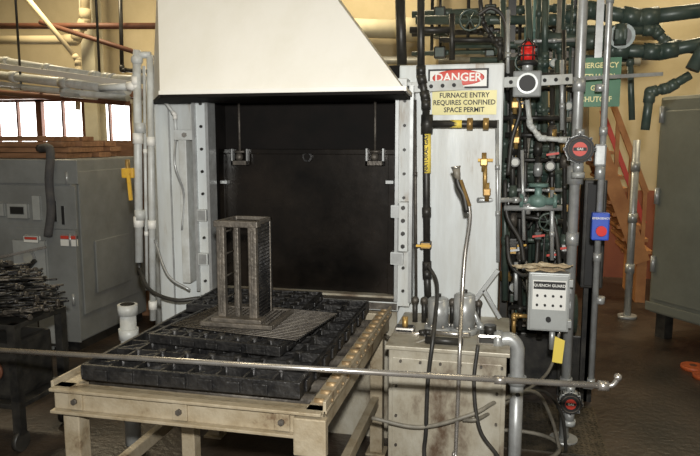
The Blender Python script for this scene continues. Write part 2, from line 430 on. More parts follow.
b.box((tx0+.04,ty0+.04,.28),(tx1-.04,ty0+.08,.34),'table',.004); b.box((tx1-.08,ty0+.08,.28),(tx1-.04,ty1-.08,.34),'table',.004)
b.box((tx0+.03,ty0+.08,.28),(tx0+.07,ty1-.08,.34),'table',.004)
for x in (tx0+.1,-1.15,-.75): 
    b.box((x-.03,ty0-.012,tz-.085),(x+.03,ty0,tz-.02),'table',.003); b.bolt((x,ty0-.012,tz-.05),.012,'castb')
b.box((tx1-.10,ty0-.035,tz-.16),(tx1+.02,ty0+.0,tz-.02),'table',.005)
b.done()

def grid_tray(name, x0,y0,x1,y1,z0,h,nx,ny,m,rot=0,rib=.012,diag=False,holes=True):
    b = B(name); cx=(x0+x1)/2; cyy=(y0+y1)/2
    mx = Matrix.Translation((cx,cyy,0)) @ Matrix.Rotation(rot,4,'Z') @ Matrix.Translation((-cx,-cyy,0))
    t=.018
    b.box((x0,y0,z0),(x1,y0+t,z0+h),m,.004,mx); b.box((x0,y1-t,z0),(x1,y1,z0+h),m,.004,mx)
    b.box((x0,y0+t,z0),(x0+t,y1-t,z0+h),m,.004,mx); b.box((x1-t,y0+t,z0),(x1,y1-t,z0+h),m,.004,mx)
    dx=(x1-x0)/nx; dy=(y1-y0)/ny
    for k in range(1,nx): b.box((x0+dx*k-rib/2,y0+t,z0+h*.15),(x0+dx*k+rib/2,y1-t,z0+h*.97),m,0,mx)
    for k in range(1,ny): b.box((x0+t,y0+dy*k-rib/2,z0+h*.1),(x1-t,y0+dy*k+rib/2,z0+h*.95),m,0,mx)
    if diag:
        for i in range(nx):
            for j in range(ny):
                if (i+j)%2==0:
                    p=mx@Vector((x0+dx*i,y0+dy*j,z0+h*.55)); q=mx@Vector((x0+dx*(i+1),y0+dy*(j+1),z0+h*.55)); b.beam(p,q,rib,h*.7,m)
                if i and j: 
                    p=mx@Vector((x0+dx*i,y0+dy*j,z0+.004)); b.cyl(p,p+Vector((0,0,h)),rib*1.5,m,8)
    if holes:
        k=0
        while x0+.08+k*.11 < x1-.05:
            x=x0+.06+k*.11; b.box((x,y0-.012,z0+.006),(x+.06,y0,z0+h-.012),m,.005,mx); k+=1
        k=0
        while y0+.08+k*.13 < y1-.05:
            y=y0+.06+k*.13; b.box((x1,y,z0+.006),(x1+.010,y+.06,z0+h-.012),m,.005,mx); k+=1
    return b.done()
grid_tray('cast_base_tray', -1.60,2.22,-.70,3.50, tz+.014,.062, 8,11,'cast',0,.011,True)
grid_tray('cast_base_tray', -1.46,2.50,-.84,2.98, tz+.079,.042, 8,6,'cast',R(-5),.012,True)
grid_tray('cast_base_tray', -1.57,3.06,-.95,3.46, tz+.079,.042, 8,5,'cast',R(2),.012,True)
# fine woven mesh sheet
b = B('wire_mesh_liner')
zc=tz+.125
mx = Matrix.Translation((-1.10,2.80,0)) @ Matrix.Rotation(R(-8),4,'Z')
for k in range(29):
    s_=-.31+k*.62/28
    b.cyl(mx@Vector((s_,-.2,zc)),mx@Vector((s_,.25,zc)),.003,'cast',5)
for k in range(22):
    s_=-.2+k*.45/21
    b.cyl(mx@Vector((-.31,s_,zc+.003)),mx@Vector((.31,s_,zc+.003)),.003,'castb',5)
b.done()
# upright cast fixture: open frame, mesh side, mesh foot
b = B('upright_cast_fixture')
z0=zc+.008; fy=2.72
a=PY(219,320,fy).x; e=PY(258,320,fy).x; top=PY(240,221,fy).z
fx0=a-.06; fx1=e+.09; g0=fy-.07; g1=fy+.24
for (p_,q_) in (((fx0,g0,z0),(fx1,g0+.02,z0+.02)),((fx0,g1-.02,z0),(fx1,g1,z0+.02)),((fx0,g0+.02,z0),(fx0+.02,g1-.02,z0+.02)),((fx1-.02,g0+.02,z0),(fx1,g1-.02,z0+.02))):
    b.box(p_,q_,'post',.004)
for k in range(14):
    x=fx0+.03+k*(fx1-fx0-.06)/13; b.box((x-.003,g0+.02,z0+.004),(x+.003,g1-.02,z0+.016),'castb')
for k in range(11):
    y=g0+.03+k*(g1-g0-.06)/10; b.box((fx0+.02,y-.003,z0+.004),(fx1-.02,y+.003,z0+.016),'castb')
b.box((a-.02,fy-.045,z0+.012),(e+.03,fy+.03,z0+.034),'post',.004)
W=e-a
for (x,y,wd) in ((a,fy-.01,.038),(a+W*.42,fy+.0,.022),(a+W-.038,fy-.01,.038)):
    b.box((x,y,z0+.018),(x+wd,y+.03,top-.02),'post',.005)
    b.box((x+wd/2-.005,y-.007,z0+.05),(x+wd/2+.005,y,top-.04),'castb',.002)
b.box((a-.01,fy-.015,top-.028),(e+.01,fy+.03,top),'post',.004)
D=.20
for x in (a,e-.022): b.box((x,fy+D-.022,z0+.018),(x+.022,fy+D,top),'cast',.004)
b.box((a,fy+.02,top-.02),(a+.014,fy+D,top),'castb',.003); b.box((e-.014,fy+.02,top-.02),(e,fy+D,top),'castb',.003); b.box((a,fy+D-.02,top-.016),(e,fy+D,top),'castb',.003)
for k in range(10):
    y=fy+.035+k*(D-.06)/9; b.cyl((e-.008,y,z0+.018),(e-.008,y,top-.01),.0024,'cast',5)
for k in range(26):
    z=z0+.03+k*(top-z0-.05)/25; b.cyl((e-.006,fy+.02,z),(e-.006,fy+D,z),.0024,'cast',5)
for k in range(4):
    z=z0+.10+k*(top-z0-.16)/3; b.cyl((a+.01,fy+.02,z),(a+.01,fy+D-.01,z),.004,'castb',5)
b.done()

# long charge rod lying across the tray
zr=tz+.076+.013
p=PZ(-40,348,zr); q=PZ(607,386,zr)
b = B('charge_push_rod')
b.cyl(p,q,.0115,'steel',12); d=(q-p).normalized()
b.cyl(q-d*.03,q+d*.005,.018,'steel',12); b.tube([q,q+d*.02+Vector((0,0,.006)),q+d*.035+Vector((0,0,.03))],.009,'steel',smooth=4); b.sph(q+d*.035+Vector((0,0,.035)),.014,'steel')
m_=PZ(500,380,zr); b.cyl(m_-d*.02,m_+d*.02,.016,'steel')
b.done()

# ================================================================ quench tank ledge at right
kx0=PY(388,350,3.05).x; kx1=PY(507,352,3.05).x; kz=.775
b = B('quench_tank')
b.box((kx0,3.07,0),(kx1,YF-.003,kz-.01),'tank',.006)
b.box((kx0-.015,3.05,kz-.02),(kx1+.015,YF-.003,kz),'tank',.004)
b.box((kx0+.02,3.062,.08),(kx1-.02,3.07,kz-.06),'tank',.006)
for k in range(6): b.bolt((kx0+.06+k*.095,3.062,kz-.075),.007,'castb')
for k in range(4): b.bolt((kx0+.04,3.062,kz-.2-k*.15),.007,'castb'); b.bolt((kx1-.04,3.062,kz-.2-k*.15),.007,'castb')
b.done()
b = B('canister_filter')
for (u,vb,vt) in ((438,330,296),(464,326,292)):
    p=PY(u,vb,3.35)
    zt=PY(u,vt,3.35).z
    b.cyl((p.x,p.y,kz),(p.x,p.y,kz+.03),.07,'galv',20)
    b.cyl((p.x,p.y,kz+.03),(p.x,p.y,zt-.02),.054,'galv',20); b.sph((p.x,p.y,zt-.02),.054,'galv',20,(1,1,.35)); b.cyl((p.x,p.y,zt-.01),(p.x,p.y,zt+.012),.014,'black')
    for k in range(6): 
        a_=k*math.pi/3; b.bolt((p.x+.058*math.cos(a_),p.y+.058*math.sin(a_),kz+.03),.007,'steel',(0,0,1))
b.done()
b = B('tank_fittings')
b.pipe([PY(395,338,3.3),PY(425,332,3.25),PY(470,335,3.2)],.012,'steel','black')
b.pipe([PY(425,332,3.25),PY(425,345,3.25)],.012,'black'); b.pipe([PY(468,300,3.45),PY(482,330,3.4),PY(482,345,3.3)],.014,'galv')
p=PY(490,335,3.2); b.box((p.x-.06,p.y-.04,kz),(p.x+.06,p.y+.06,kz+.05),'black',.01); b.cyl((p.x,p.y,kz+.05),(p.x,p.y,kz+.09),.03,'black')
p=PY(405,335,3.3); b.box((p.x-.05,p.y-.04,kz),(p.x+.05,p.y+.04,kz+.03),'cast',.01); b.cyl((p.x,p.y,kz),(p.x,p.y,kz+.08),.015,'brass')
p=PY(442,341,3.12); b.cyl((p.x-.08,p.y,kz+.02),(p.x+.1,p.y,kz+.02),.018,'black')
b.tube([PY(385,335,3.4),PY(405,345,3.15),PY(430,338,3.15)],.008,'hose',smooth=5)
b.beam(PY(475,300,3.5),PY(498,270,3.5),.02,.02,'galv'); b.beam(PY(484,290,3.5),PY(500,318,3.5),.02,.02,'galv')
for (u,v) in ((415,318),(424,322),(452,322),(478,322)):
    p=PY(u,v,3.5); b.cyl((p.x,3.5,kz),(p.x,3.5,kz+.12),.014,'black'); b.sph((p.x,3.5,kz+.12),.022,'castb')
b.done()
b = B('drain_elbow_pipe')
c_=[PY(498,340,3.2),PY(510,339,3.2),PY(517,347,3.2),PY(517,362,3.2),PY(517,380,3.2)]
b.tube(c_,.034,'galv',14,smooth=5); p=c_[-1]; b.cyl(p,(p.x,p.y,0),.032,'galv'); b.cyl(p-Vector((0,0,.02)),p+Vector((0,0,.02)),.044,'galv')
b.cyl(c_[0]-Vector((.02,0,0)),c_[0]+Vector((.02,0,0)),.048,'galv',18); b.done()

# ================================================================ signs + strut on furnace face
b = B('confined_space_sign')
a=PY(432,115,YF-.01); c=PY(497,90,YF-.01)
b.box((a.x,YF-.012,a.z),(c.x,YF-.004,c.z),'sign')
cx=(a.x+c.x)/2; h=(c.z-a.z); hw=c.x-a.x
for k,t in enumerate(('FURNACE ENTRY','REQUIRES CONFINED','SPACE PERMIT')):
    b.text(t,(cx,YF-.013,c.z-h*(.2+.3*k)),.037,'ink',sx=.92)
b.done()
b = B('danger_sign')
a=PY(428,92,YF-.01); c=PY(489,68,YF-.01); a.z=PY(460,89,YF).z+.002
b.box((a.x,YF-.012,a.z),(c.x,YF-.004,c.z),'ink')
b.box((a.x+.01,YF-.014,a.z+.01),(c.x-.01,YF-.011,c.z-.01),'signw')
cx=(a.x+c.x)/2; cz=(a.z+c.z)/2+.005
b.sph((cx,YF-.014,cz),.05,'redd',24,((c.x-a.x)*.43/.05,.06,.042/.05))
b.text('DANGER',(cx,YF-.0185,cz),.062,'signw')
b.done()
b = B('perforated_strut_channel')
p=PY(402,88,3.6); q=PY(572,79,3.87)
b.beam(p,q,.02,.055,'whitep',bev=.003)
d=(q-p); L=d.length; d.normalize(); nrm=Vector((d.y,-d.x,0)).normalized()
for k in range(15):
    c_=p+d*(L*(k+.5)/15)+nrm*.0095; b.cyl(c_,c_+nrm*.002,.011,'ink',10)
b.beam(PY(573,79,3.87),PY(662,74,4.1),.02,.02,'galv')
b.box((p.x-.03,3.58,p.z-.03),(p.x+.03,YF,p.z+.05),'galv',.004)
b.done()

b = B('natural_gas_pipe')
b.pipe([PY(421,-5,3.60),PY(421,75,3.60),PY(426,100,3.60),PY(427,270,3.60),PY(428,300,3.6)],.020,'black',cup=.6)
b.pipe([PY(427,124,3.60),PY(497,124,3.62)],.020,'black')
p=PY(427,124,3.6); b.sph(p,.034,'black'); b.cyl(p-Vector((0,0,.05)),p+Vector((0,0,.05)),.032,'black')
a=PY(427,134,3.6); c=PY(427,173,3.6); b.cyl(a,c,.0215,'yelt',16)
b.text('NATURAL GAS',(a.x,3.576,(a.z+c.z)/2),.030,'ink',tilt=R(90))
a=PY(450,124,3.61); c=PY(462,124,3.61); b.cyl(a,c,.0215,'yelt',14)
for u in (470,486): p=PY(u,124,3.62); b.cyl(p-Vector((.015,0,0)),p+Vector((.015,0,0)),.032,'brass',8)
p=PY(426,245,3.6); b.box(p-Vector((.03,.03,.02)),p+Vector((.03,.03,.02)),'brass',.006); b.beam(p+Vector((-.05,-.03,0)),p+Vector((.03,-.03,0)),.012,.012,'yel')
b.cyl(PY(428,300,3.6),(PY(428,300,3.6).x,3.6,kz),.014,'black')
b.pipe([PY(415,100,3.64),PY(416,300,3.64)],.009,'castb',cup=.4)
b.done()

b = B('quench_spray_wand')
b.tube([PY(464,190,3.2),PY(470,215,3.2),PY(465,255,3.2),PY(462,300,3.15),PY(460,345,3.0),PY(458,400,2.98),PY(455,470,2.98)],.0095,'steel',8,smooth=8)
b.tube([PY(457,178,3.2),PY(459,186,3.2),PY(464,196,3.2),PY(467,212,3.2)],.014,'black',10,smooth=6)
p=PY(456,168,3.2); q=PY(458,180,3.2); b.cyl(p,q,.020,'hose',14,.013); b.cyl(p,p+(p-q)*.15,.023,'steel',14)
b.beam(PY(461,180,3.19),PY(470,206,3.17),.01,.012,'brass')
b.beam(PY(469,212,3.2),PY(469,212,YF),.012,.012,'galv')
q=PY(455,470,2.98); b.tube([q,(q.x,q.y,.3),(q.x+.1,q.y-.05,.02),(q.x+.5,q.y,.015)],.0095,'steel',smooth=6)
b.done()
def hose(name,pts,r,m='rub'):
    b=B(name); b.tube(pts,r,m,8,smooth=8); b.done()
def fl(u,v,y,z): p=PY(u,v,y); return Vector((p.x,p.y,z))
hose('rubber_air_hose',[PY(428,265,3.5),PY(437,285,3.4),PY(434,330,3.03),PY(428,380,2.98),PY(426,430,2.98),fl(425,456,2.98,.25),fl(440,456,2.9,.02)],.010)
hose('rubber_air_hose',[PY(478,345,3.03),PY(474,385,3.0),PY(480,430,2.98),PY(500,460,3.0),fl(520,470,3.1,.02)],.009)
hose('grey_electrical_cable',[PY(372,418,2.98),PY(420,427,2.98),PY(470,415,2.98),PY(500,400,3.1),PY(535,392,3.4),PY(552,420,3.6),fl(560,456,3.7,.02)],.010,'hose')
hose('grey_electrical_cable',[PY(560,330,3.85),PY(548,372,3.75),PY(510,400,3.3),PY(480,418,3.0),PY(463,420,3.0)],.009,'hose')
hose('grey_electrical_cable',[PY(517,395,3.15),PY(545,392,3.6),PY(562,415,3.7),PY(566,450,3.75),fl(566,470,3.8,.02)],.009,'rub')
hose('coiled_hose',[PZ(500+60*math.cos(a),448+18*math.sin(a),.015+.0035*a) for a in [k*.5 for k in range(0,22)]],.012,'hose')

# ================================================================ instrument conduits & boxes right
YC=3.90
b = B('galvanized_conduit_riser')
x1=PY(574,200,YC).x
b.pipe([(x1,YC,4.6),(x1,YC,0)],.028,'galv',cup=.85,seg=16)
p=PY(574,175,YC); b.cyl((x1,YC,p.z-.05),(x1,YC,p.z+.05),.045,'galv',16); b.cyl((x1,YC,0),(x1,YC,.02),.08,'galv',16)
b.pipe([(x1,YC,PY(574,140,YC).z),PY(565,140,YC),PY(540,138,YC),PY(530,125,YC),PY(527,100,YC)],.014,'whitep')
b.done()
b = B('galvanized_conduit_drop')
x2=PY(600,200,YC).x
b.pipe([(x2,YC,4.6),(x2,YC,PY(598,386,YC).z),(x1+.03,YC,PY(598,386,YC).z)],.0175,'galv',cup=.7,seg=14)
p=PY(600,155,YC); b.box(p-Vector((.03,.03,.06)),p+Vector((.03,.03,.06)),'galv',.01); p=PY(600,172,YC); b.cyl(p-Vector((0,0,.04)),p+Vector((0,0,.04)),.028,'galv')
for v in (88,300): p=PY(600,v,YC); b.cyl(p-Vector((0,0,.02)),p+Vector((0,0,.02)),.026,'galv')
b.done()
def detector(name,u,v,y,r=.06,stem=True):
    b=B(name); c=PY(u,v,y)
    b.cyl(c+Vector((0,.05,0)),c+Vector((0,-.03,0)),r,'galv',22); b.cyl(c+Vector((0,-.03,0)),c+Vector((0,-.05,0)),r*.98,'ink',22)
    b.tube([c+Vector((math.cos(k*.2618)*r*.8,-.051,math.sin(k*.2618)*r*.8)) for k in range(24)],.004,'castb',6,closed=True)
    b.cyl(c+Vector((0,-.05,0)),c+Vector((0,-.052,0)),r*.5,'redd',22); b.box(c+Vector((-r*.45,-.054,-r*.12)),c+Vector((r*.45,-.05,r*.12)),'ink')
    for k in range(8):
        a=k*math.pi/4; b.box(c+Vector((math.cos(a)*r*1.02-.008,-.045,math.sin(a)*r*1.02-.008)),c+Vector((math.cos(a)*r*1.02+.008,.02,math.sin(a)*r*1.02+.008)),'ink',.003)
    b.text('GAS',c+Vector((0,-.0545,0)),.018,'signw')
    if stem:
        b.cyl(c+Vector((0,0,-r)),c+Vector((0,0,-r-.05)),.028,'galv',14); b.cyl(c+Vector((0,0,-r-.05)),c+Vector((0,0,-r-.08)),.036,'greyl',14); b.cyl(c+Vector((0,0,r)),c+Vector((0,0,r+.03)),.025,'galv',14)
    b.box(c+Vector((-.02,.04,-.02)),c+Vector((.02,.071,.02)),'galv')
    b.done()
detector('gas_detector',579,149,YC-.10,.075)
detector('gas_detector',570,401,YC-.10,.06)
b = B('emergency_stop_box')
a=PY(591,240,YC-.07); c=PY(610,213,YC-.07)
b.box((a.x,YC-.08,a.z),(c.x,YC-.019,c.z),'blue',.008); m_=(a+c)/2
b.cyl((m_.x,YC-.08,m_.z-.02),(m_.x,YC-.10,m_.z-.02),.022,'ink',18); b.cyl((m_.x,YC-.10,m_.z-.02),(m_.x,YC-.12,m_.z-.02),.028,'red',20)
b.text('EMERGENCY',(m_.x,YC-.082,c.z-.03),.016,'signw'); b.done()
b = B('quench_guard_panel')
YQ=3.70
a=PY(527,330,YQ); c=PY(571,274,YQ)
b.box((a.x,YQ,a.z),(c.x,YQ+.14,c.z),'greyl',.008); b.box((a.x+.01,YQ-.012,a.z+.01),(c.x-.01,YQ,c.z-.01),'greyl',.004)
cx=(a.x+c.x)/2; h=c.z-a.z; hw=c.x-a.x
b.box((cx-hw*.40,YQ-.014,c.z-h*.62),(cx+hw*.40,YQ-.011,c.z-h*.12),'signw')
b.box((cx-hw*.38,YQ-.016,c.z-h*.27),(cx+hw*.38,YQ-.013,c.z-h*.14),'ink'); b.text('QUENCH GUARD',(cx,YQ-.017,c.z-h*.205),.021,'signw')
for k in range(4):
    x=cx+(k-1.5)*hw*.19
    b.cyl((x,YQ-.014,c.z-h*.38),(x,YQ-.022,c.z-h*.38),.007,'ink',10); b.cyl((x,YQ-.014,c.z-h*.54),(x,YQ-.022,c.z-h*.54),.007,'ink',10)
b.cyl((cx,YQ-.012,c.z-h*.78),(cx,YQ-.03,c.z-h*.78),.014,'ink',14)
for z in (a.z+.05,c.z-.05): b.box((c.x-.01,YQ-.02,z-.02),(c.x+.012,YQ+.02,z+.02),'galv',.003)
b.box((c.x-.03,YQ+.14,a.z+.1),(c.x+.02,YC-.031,a.z+.14),'galv'); b.box((c.x-.03,YQ+.14,c.z-.14),(c.x+.02,YC-.031,c.z-.1),'galv')
b.pipe([(cx+.03,YQ+.07,a.z),(cx+.03,YQ+.07,a.z-.12)],.016,'galv'); b.pipe([(a.x,YQ+.07,a.z+.06),(a.x-.07,YQ+.07,a.z+.06),(a.x-.07,YQ+.07,a.z-.06)],.012,'brass')
b.done()
b = B('crumpled_papers')
for k,(u,v,s_,an) in enumerate(((545,270,.14,.1),(530,272,.12,.5),(556,268,.12,-.3))):
    px=PY(u,v,YQ).x; py=YQ+.06
    g=6; vs=[]
    for i in range(g+1):
        for j in range(g+1):
            x=(i/g-.5)*s_*1.5; y=(j/g-.5)*s_; X=x*math.cos(an)-y*math.sin(an); Y=x*math.sin(an)+y*math.cos(an)
            vs.append(b.bm.verts.new((px+X,py+Y,c.z+.004+.012*k+random.random()*.014)))
    for i in range(g):
        for j in range(g):
            f=b.bm.faces.new((vs[i*(g+1)+j],vs[(i+1)*(g+1)+j],vs[(i+1)*(g+1)+j+1],vs[i*(g+1)+j+1])); f.material_index=b.mi('paper')
b.done()
b = B('yellow_inspection_tag')
a=PY(552,362,YQ+.02); c=PY(565,337,YQ+.02)
b.hexa([(a.x,YQ+.02,a.z),(c.x-.01,YQ+.015,a.z-.004),(c.x-.01,YQ+.018,a.z-.004),(a.x,YQ+.023,a.z)],[(a.x+.01,YQ+.02,c.z),(c.x,YQ+.015,c.z-.02),(c.x,YQ+.018,c.z-.02),(a.x+.01,YQ+.023,c.z)],'yelt')
b.tube([((a.x+c.x)/2,YQ+.02,c.z-.015),((a.x+c.x)/2+.005,YQ+.03,c.z+.02),((a.x+c.x)/2,YQ+.04,c.z+.05)],.002,'steel',5); b.done()
b = B('alarm_horn_box')
p=PY(527,84,3.80)
b.box(p-Vector((.075,.02,.07)),p+Vector((.075,.10,.07)),'grey',.01); b.cyl(p+Vector((0,-.02,0)),p+Vector((0,-.05,0)),.055,'greyl',20); b.cyl(p+Vector((0,-.05,0)),p+Vector((0,-.053,0)),.044,'ink',20)
b.cyl(p+Vector((0,.02,.07)),p+Vector((0,.02,.12)),.03,'galv',14); b.cyl(p+Vector((0,.02,.12)),p+Vector((0,.02,.19)),.038,'red',18); b.sph(p+Vector((0,.02,.19)),.038,'red',16); b.cyl(p+Vector((0,.02,.10)),p+Vector((0,.02,.125)),.055,'ink',18)
for k in range(6): b.tube([p+Vector((.05*math.cos(k*1.047),.02+.05*math.sin(k*1.047),.12)),p+Vector((.05*math.cos(k*1.047),.02+.05*math.sin(k*1.047),.2)),p+Vector((0,.02,.245))],.004,'ink',6)
for z in (.15,.2): b.tube([p+Vector((.05*math.cos(k*.5236),.02+.05*math.sin(k*.5236),z)) for k in range(12)],.004,'ink',6,closed=True)
b.done()
b = B('emergency_gas_sign')
a=PY(573,107,4.1); c=PY(622,57,4.1)
b.box((a.x,4.1,a.z),(c.x,4.112,c.z),'signg'); cx=(a.x+c.x)/2; h=c.z-a.z
for k,t in enumerate(('EMERGENCY','METHANOL','GAS','SHUTOFF')): b.text(t,(cx,4.098,c.z-h*(.16+.23*k)),.042,'sign',sx=.92)
b.box((cx-.02,4.112,c.z-.05),(cx+.02,4.13,4.6),'galv'); b.done()

# ================================================================ piping jungle behind
b = B('green_process_piping')
G=[([PY(416,20,4.6),PY(560,20,4.6),PY(568,30,4.6),PY(655,30,4.6),PY(668,45,4.6),PY(700,48,4.6),PY(720,48,4.6)],.030),
   ([PY(560,20,4.6),PY(590,10,4.6),PY(640,18,4.6),PY(720,8,4.6)],.045),
   ([PY(540,38,4.5),PY(600,42,4.5),PY(612,50,4.5),PY(660,52,4.5),PY(720,40,4.5)],.040),
   ([PY(503,-5,4.3),PY(505,170,4.3),PY(505,300,4.3)],.020),
   ([PY(528,-5,4.4),PY(532,100,4.4),PY(532,200,4.4)],.022),
   ([PY(545,-5,4.4),PY(545,60,4.4),PY(545,290,4.4)],.020),
   ([PY(558,60,4.3),PY(558,260,4.3)],.018),
   ([PY(450,45,4.5),PY(560,45,4.5),PY(562,80,4.5)],.022),
   ([PY(470,60,4.4),PY(540,60,4.4),PY(540,110,4.4),PY(562,110,4.4)],.018),
   ([PY(508,150,4.3),PY(560,150,4.3)],.018),([PY(508,172,4.3),PY(562,172,4.3)],.022),
   ([PY(508,240,4.3),PY(560,240,4.3)],.018),([PY(562,58,4.7),PY(630,58,4.7),PY(632,120,4.7)],.02)]
for pts,r in G: b.pipe(pts,r,'green',cup=.45)
for (u,v) in ((505,60),(532,130),(545,150),(558,120),(508,172),(545,172),(532,172),(545,240),(508,240),(620,35),(600,42),(500,45)):
    p=PY(u,v,4.35); b.box(p-Vector((.035,.05,.035)),p+Vector((.035,.03,.035)),'green',.01); b.cyl(p-Vector((0,.02,.06)),p+Vector((0,-.02,.06)),.034,'green')
b.cyl(PY(622,36,4.5),PY(622,36,4.38),.075,'green',20); b.cyl(PY(622,36,4.38),PY(622,36,4.36),.055,'black',20)
b.pipe([PY(690,75,4.3),PY(668,88,4.3),PY(650,92,4.3),PY(645,130,4.3)],.026,'green'); b.pipe([PY(720,20,4.3),PY(692,70,4.3)],.04,'green')
b.done()
b = B('black_iron_piping')
K=[([PY(480,-5,4.2),PY(482,20,4.2),PY(492,38,4.2),PY(505,55,4.2),PY(508,100,4.2)],.014),
   ([PY(452,14,4.2),PY(452,60,4.2)],.018),([PY(440,40,4.2),PY(500,40,4.2),PY(500,60,4.2)],.016),
   ([PY(512,60,4.0),PY(513,265,4.0)],.016),([PY(519,110,4.1),PY(520,330,4.1)],.014),
   ([PY(552,70,4.1),PY(552,300,4.1)],.014),([PY(538,130,4.1),PY(538,330,4.1)],.016),
   ([PY(503,75,4.0),PY(563,75,4.0)],.014),([PY(503,118,4.0),PY(563,118,4.0)],.014),([PY(513,215,4.0),PY(563,222,4.0)],.014),
   ([PY(564,30,4.1),PY(565,270,4.1)],.012),([PY(400,-5,4.0),PY(402,65,4.0)],.03),([PY(410,30,4.1),PY(450,30,4.1)],.02),
   ([PY(505,135,4.2),PY(560,135,4.2)],.016),([PY(505,160,4.15),PY(560,160,4.15)],.012),([PY(525,100,4.2),PY(526,260,4.2)],.012)]
for pts,r in K: b.pipe(pts,r,'black',cup=.3)
for pts in ([PY(507,235,3.95),PY(510,262,3.9),PY(522,275,3.9),PY(535,268,3.95),PY(538,240,4)],[PY(505,180,3.9),PY(507,215,3.85),PY(520,240,3.85),PY(524,262,3.85)],[PY(548,200,3.95),PY(556,232,3.9),PY(560,268,3.9)],[PY(478,15,4.1),PY(492,8,4.1),PY(505,22,4.1),PY(505,60,4.1)],[PY(513,90,3.9),PY(520,110,3.9),PY(512,140,3.9),PY(508,175,3.9)]):
    b.tube(pts,.012,'rub',8,smooth=8)
# valve bodies, unions and small cocks on the front runs
rv=random.Random(5)
for (u,y) in ((513,4.0),(520,4.1),(552,4.1),(538,4.1),(564.5,4.1)):
    for k in range(5):
        v=rv.uniform(80,260) if u!=538 else rv.uniform(140,300)
        p=PY(u,v,y); m=rv.choice(['black','castb','green','galv','brass'])
        if rv.random()<.5:
            b.box(p-Vector((.024,.035,.026)),p+Vector((.024,.02,.026)),m,.008); b.cyl(p,p+Vector((0,-.06,0)),.008,m); b.beam(p+Vector((-.035,-.06,0)),p+Vector((.035,-.06,.01)),.008,.012,rv.choice(['yel','black','redd','galv']))
        else:
            b.cyl(p-Vector((0,0,.028)),p+Vector((0,0,.028)),.027,m,8); b.cyl(p-Vector((0,0,.04)),p+Vector((0,0,.04)),.021,m,12)
b.done()
# densely packed gas train further back: fixed rack with unions, tees and valve bodies
rnd=random.Random(21)
b = B('gas_train_rack')
rx0=PY(508,150,4.55).x; rx1=PY(572,150,4.55).x; rzt=PY(540,20,4.55).z
for x in (rx0,rx1):
    b.box((x-.025,4.62,0),(x+.025,4.67,4.6),'black')
for z in (.5,1.0,1.45,1.9,2.3): b.box((rx0,4.60,z-.02),(rx1,4.64,z+.02),'castb')
cols=['green','green','black','black','galv','castb','greenl','hose']
for k in range(16):
    x=rx0+(rx1-rx0)*(k+.5)/16; y=4.5+rnd.uniform(-.05,.07); r=rnd.choice([.009,.012,.016,.02]); m=rnd.choice(cols)
    z0_=rnd.uniform(.4,1.0); z1_=rnd.choice([rzt+.5,rnd.uniform(1.7,2.5)])
    b.pipe([(x,y,z0_),(x,y,z1_)],r,m,cup=rnd.uniform(.18,.4))
    for j in range(3):
        z=rnd.uniform(z0_+.1,min(z1_,2.5)-.1)
        t=rnd.random()
        if t<.4: b.box((x-.026,y-.04,z-.03),(x+.026,y+.02,z+.03),rnd.choice(['green','black','castb','brass']),.008)
        elif t<.7: b.cyl((x,y-.05,z),(x,y+.02,z),.028,rnd.choice(['black','galv','green']),14); b.cyl((x,y-.052,z),(x,y-.05,z),.02,'gauge',14)
        else: b.cyl((x,y,z-.03),(x,y,z+.03),r*1.9,rnd.choice(['brass','castb','green']),8)
for k in range(12):
    z=.65+k*.155+rnd.uniform(-.03,.03); y=4.42+rnd.uniform(-.03,.03); xa=rx0+rnd.uniform(0,.12); xb=rx1-rnd.uniform(0,.12)
    b.pipe([(xa,y,z),(xb,y,z)],rnd.choice([.009,.012,.015]),rnd.choice(cols),cup=.12)
for k in range(6):
    xa=rnd.uniform(rx0+.03,rx1-.03); xb=rnd.uniform(rx0+.03,rx1-.03); za=rnd.uniform(1.4,2.2); zb=za-rnd.uniform(.4,.9)
    b.tube([(xa,4.4,za),(xa+.03,4.3,(za+zb)/2),((xa+xb)/2,4.28,zb-.1),(xb,4.4,zb)],.008,rnd.choice(['rub','hose']),6,smooth=6)
# overhead headers carried by the same rack
for (z,y,r,m) in ((PY(470,12,4.9).z,4.9,.025,'green'),(PY(470,32,5.0).z,5.0,.02,'black'),(PY(470,52,4.8).z,4.8,.016,'green')):
    xa=PY(412,30,y).x; xb=PY(590,30,y).x; b.pipe([(xa,y,z),(xb,y,z)],r,m,cup=.25)
    for k in range(3):
        x=xa+.2+k*.35; b.box((x-.04,y-.05,z-.04),(x+.04,y+.04,z+.04),m,.01); b.cyl((x,y,z),(x,y,z+.12),.01,'black'); b.cyl((x,y,z+.11),(x,y,z+.125),.05,m,16)
for u in (432,468,520): p=PY(u,30,4.95); b.cyl((p.x,4.95,PY(470,52,4.8).z),(p.x,4.95,4.6),.012,'black')
b.done()
b = B('silver_instrument_tubing')
for pts,r in (([PY(497,120,3.66),PY(498,262,3.66)],.010),([PY(478,200,3.66),PY(528,200,3.85),PY(528,214,3.85)],.014),([PY(522,150,3.85),PY(524,240,3.85)],.010),
    ([PY(504,208,3.85),PY(562,208,3.85)],.016),([PY(562,60,3.9),PY(562,130,3.9)],.012),([PY(516,262,3.9),PY(516,300,3.9)],.012),([PY(504,190,4),PY(562,190,4)],.010),([PY(552,190,3.9),PY(552,260,3.9)],.012),([PY(508,10,4.0),PY(508,90,4.0)],.012)):
    b.pipe(pts,r,'galv',cup=.25)
for (u,v) in ((515,162),(550,166)):
    p=PY(u,v,3.95); b.cyl(p+Vector((0,.03,0)),p+Vector((0,-.02,0)),.028,'black',18); b.cyl(p+Vector((0,-.02,0)),p+Vector((0,-.023,0)),.02,'gauge',18); b.cyl(p+Vector((0,.03,0)),p+Vector((0,.2,0)),.01,'galv')
b.done()
b = B('teal_regulator_valve')
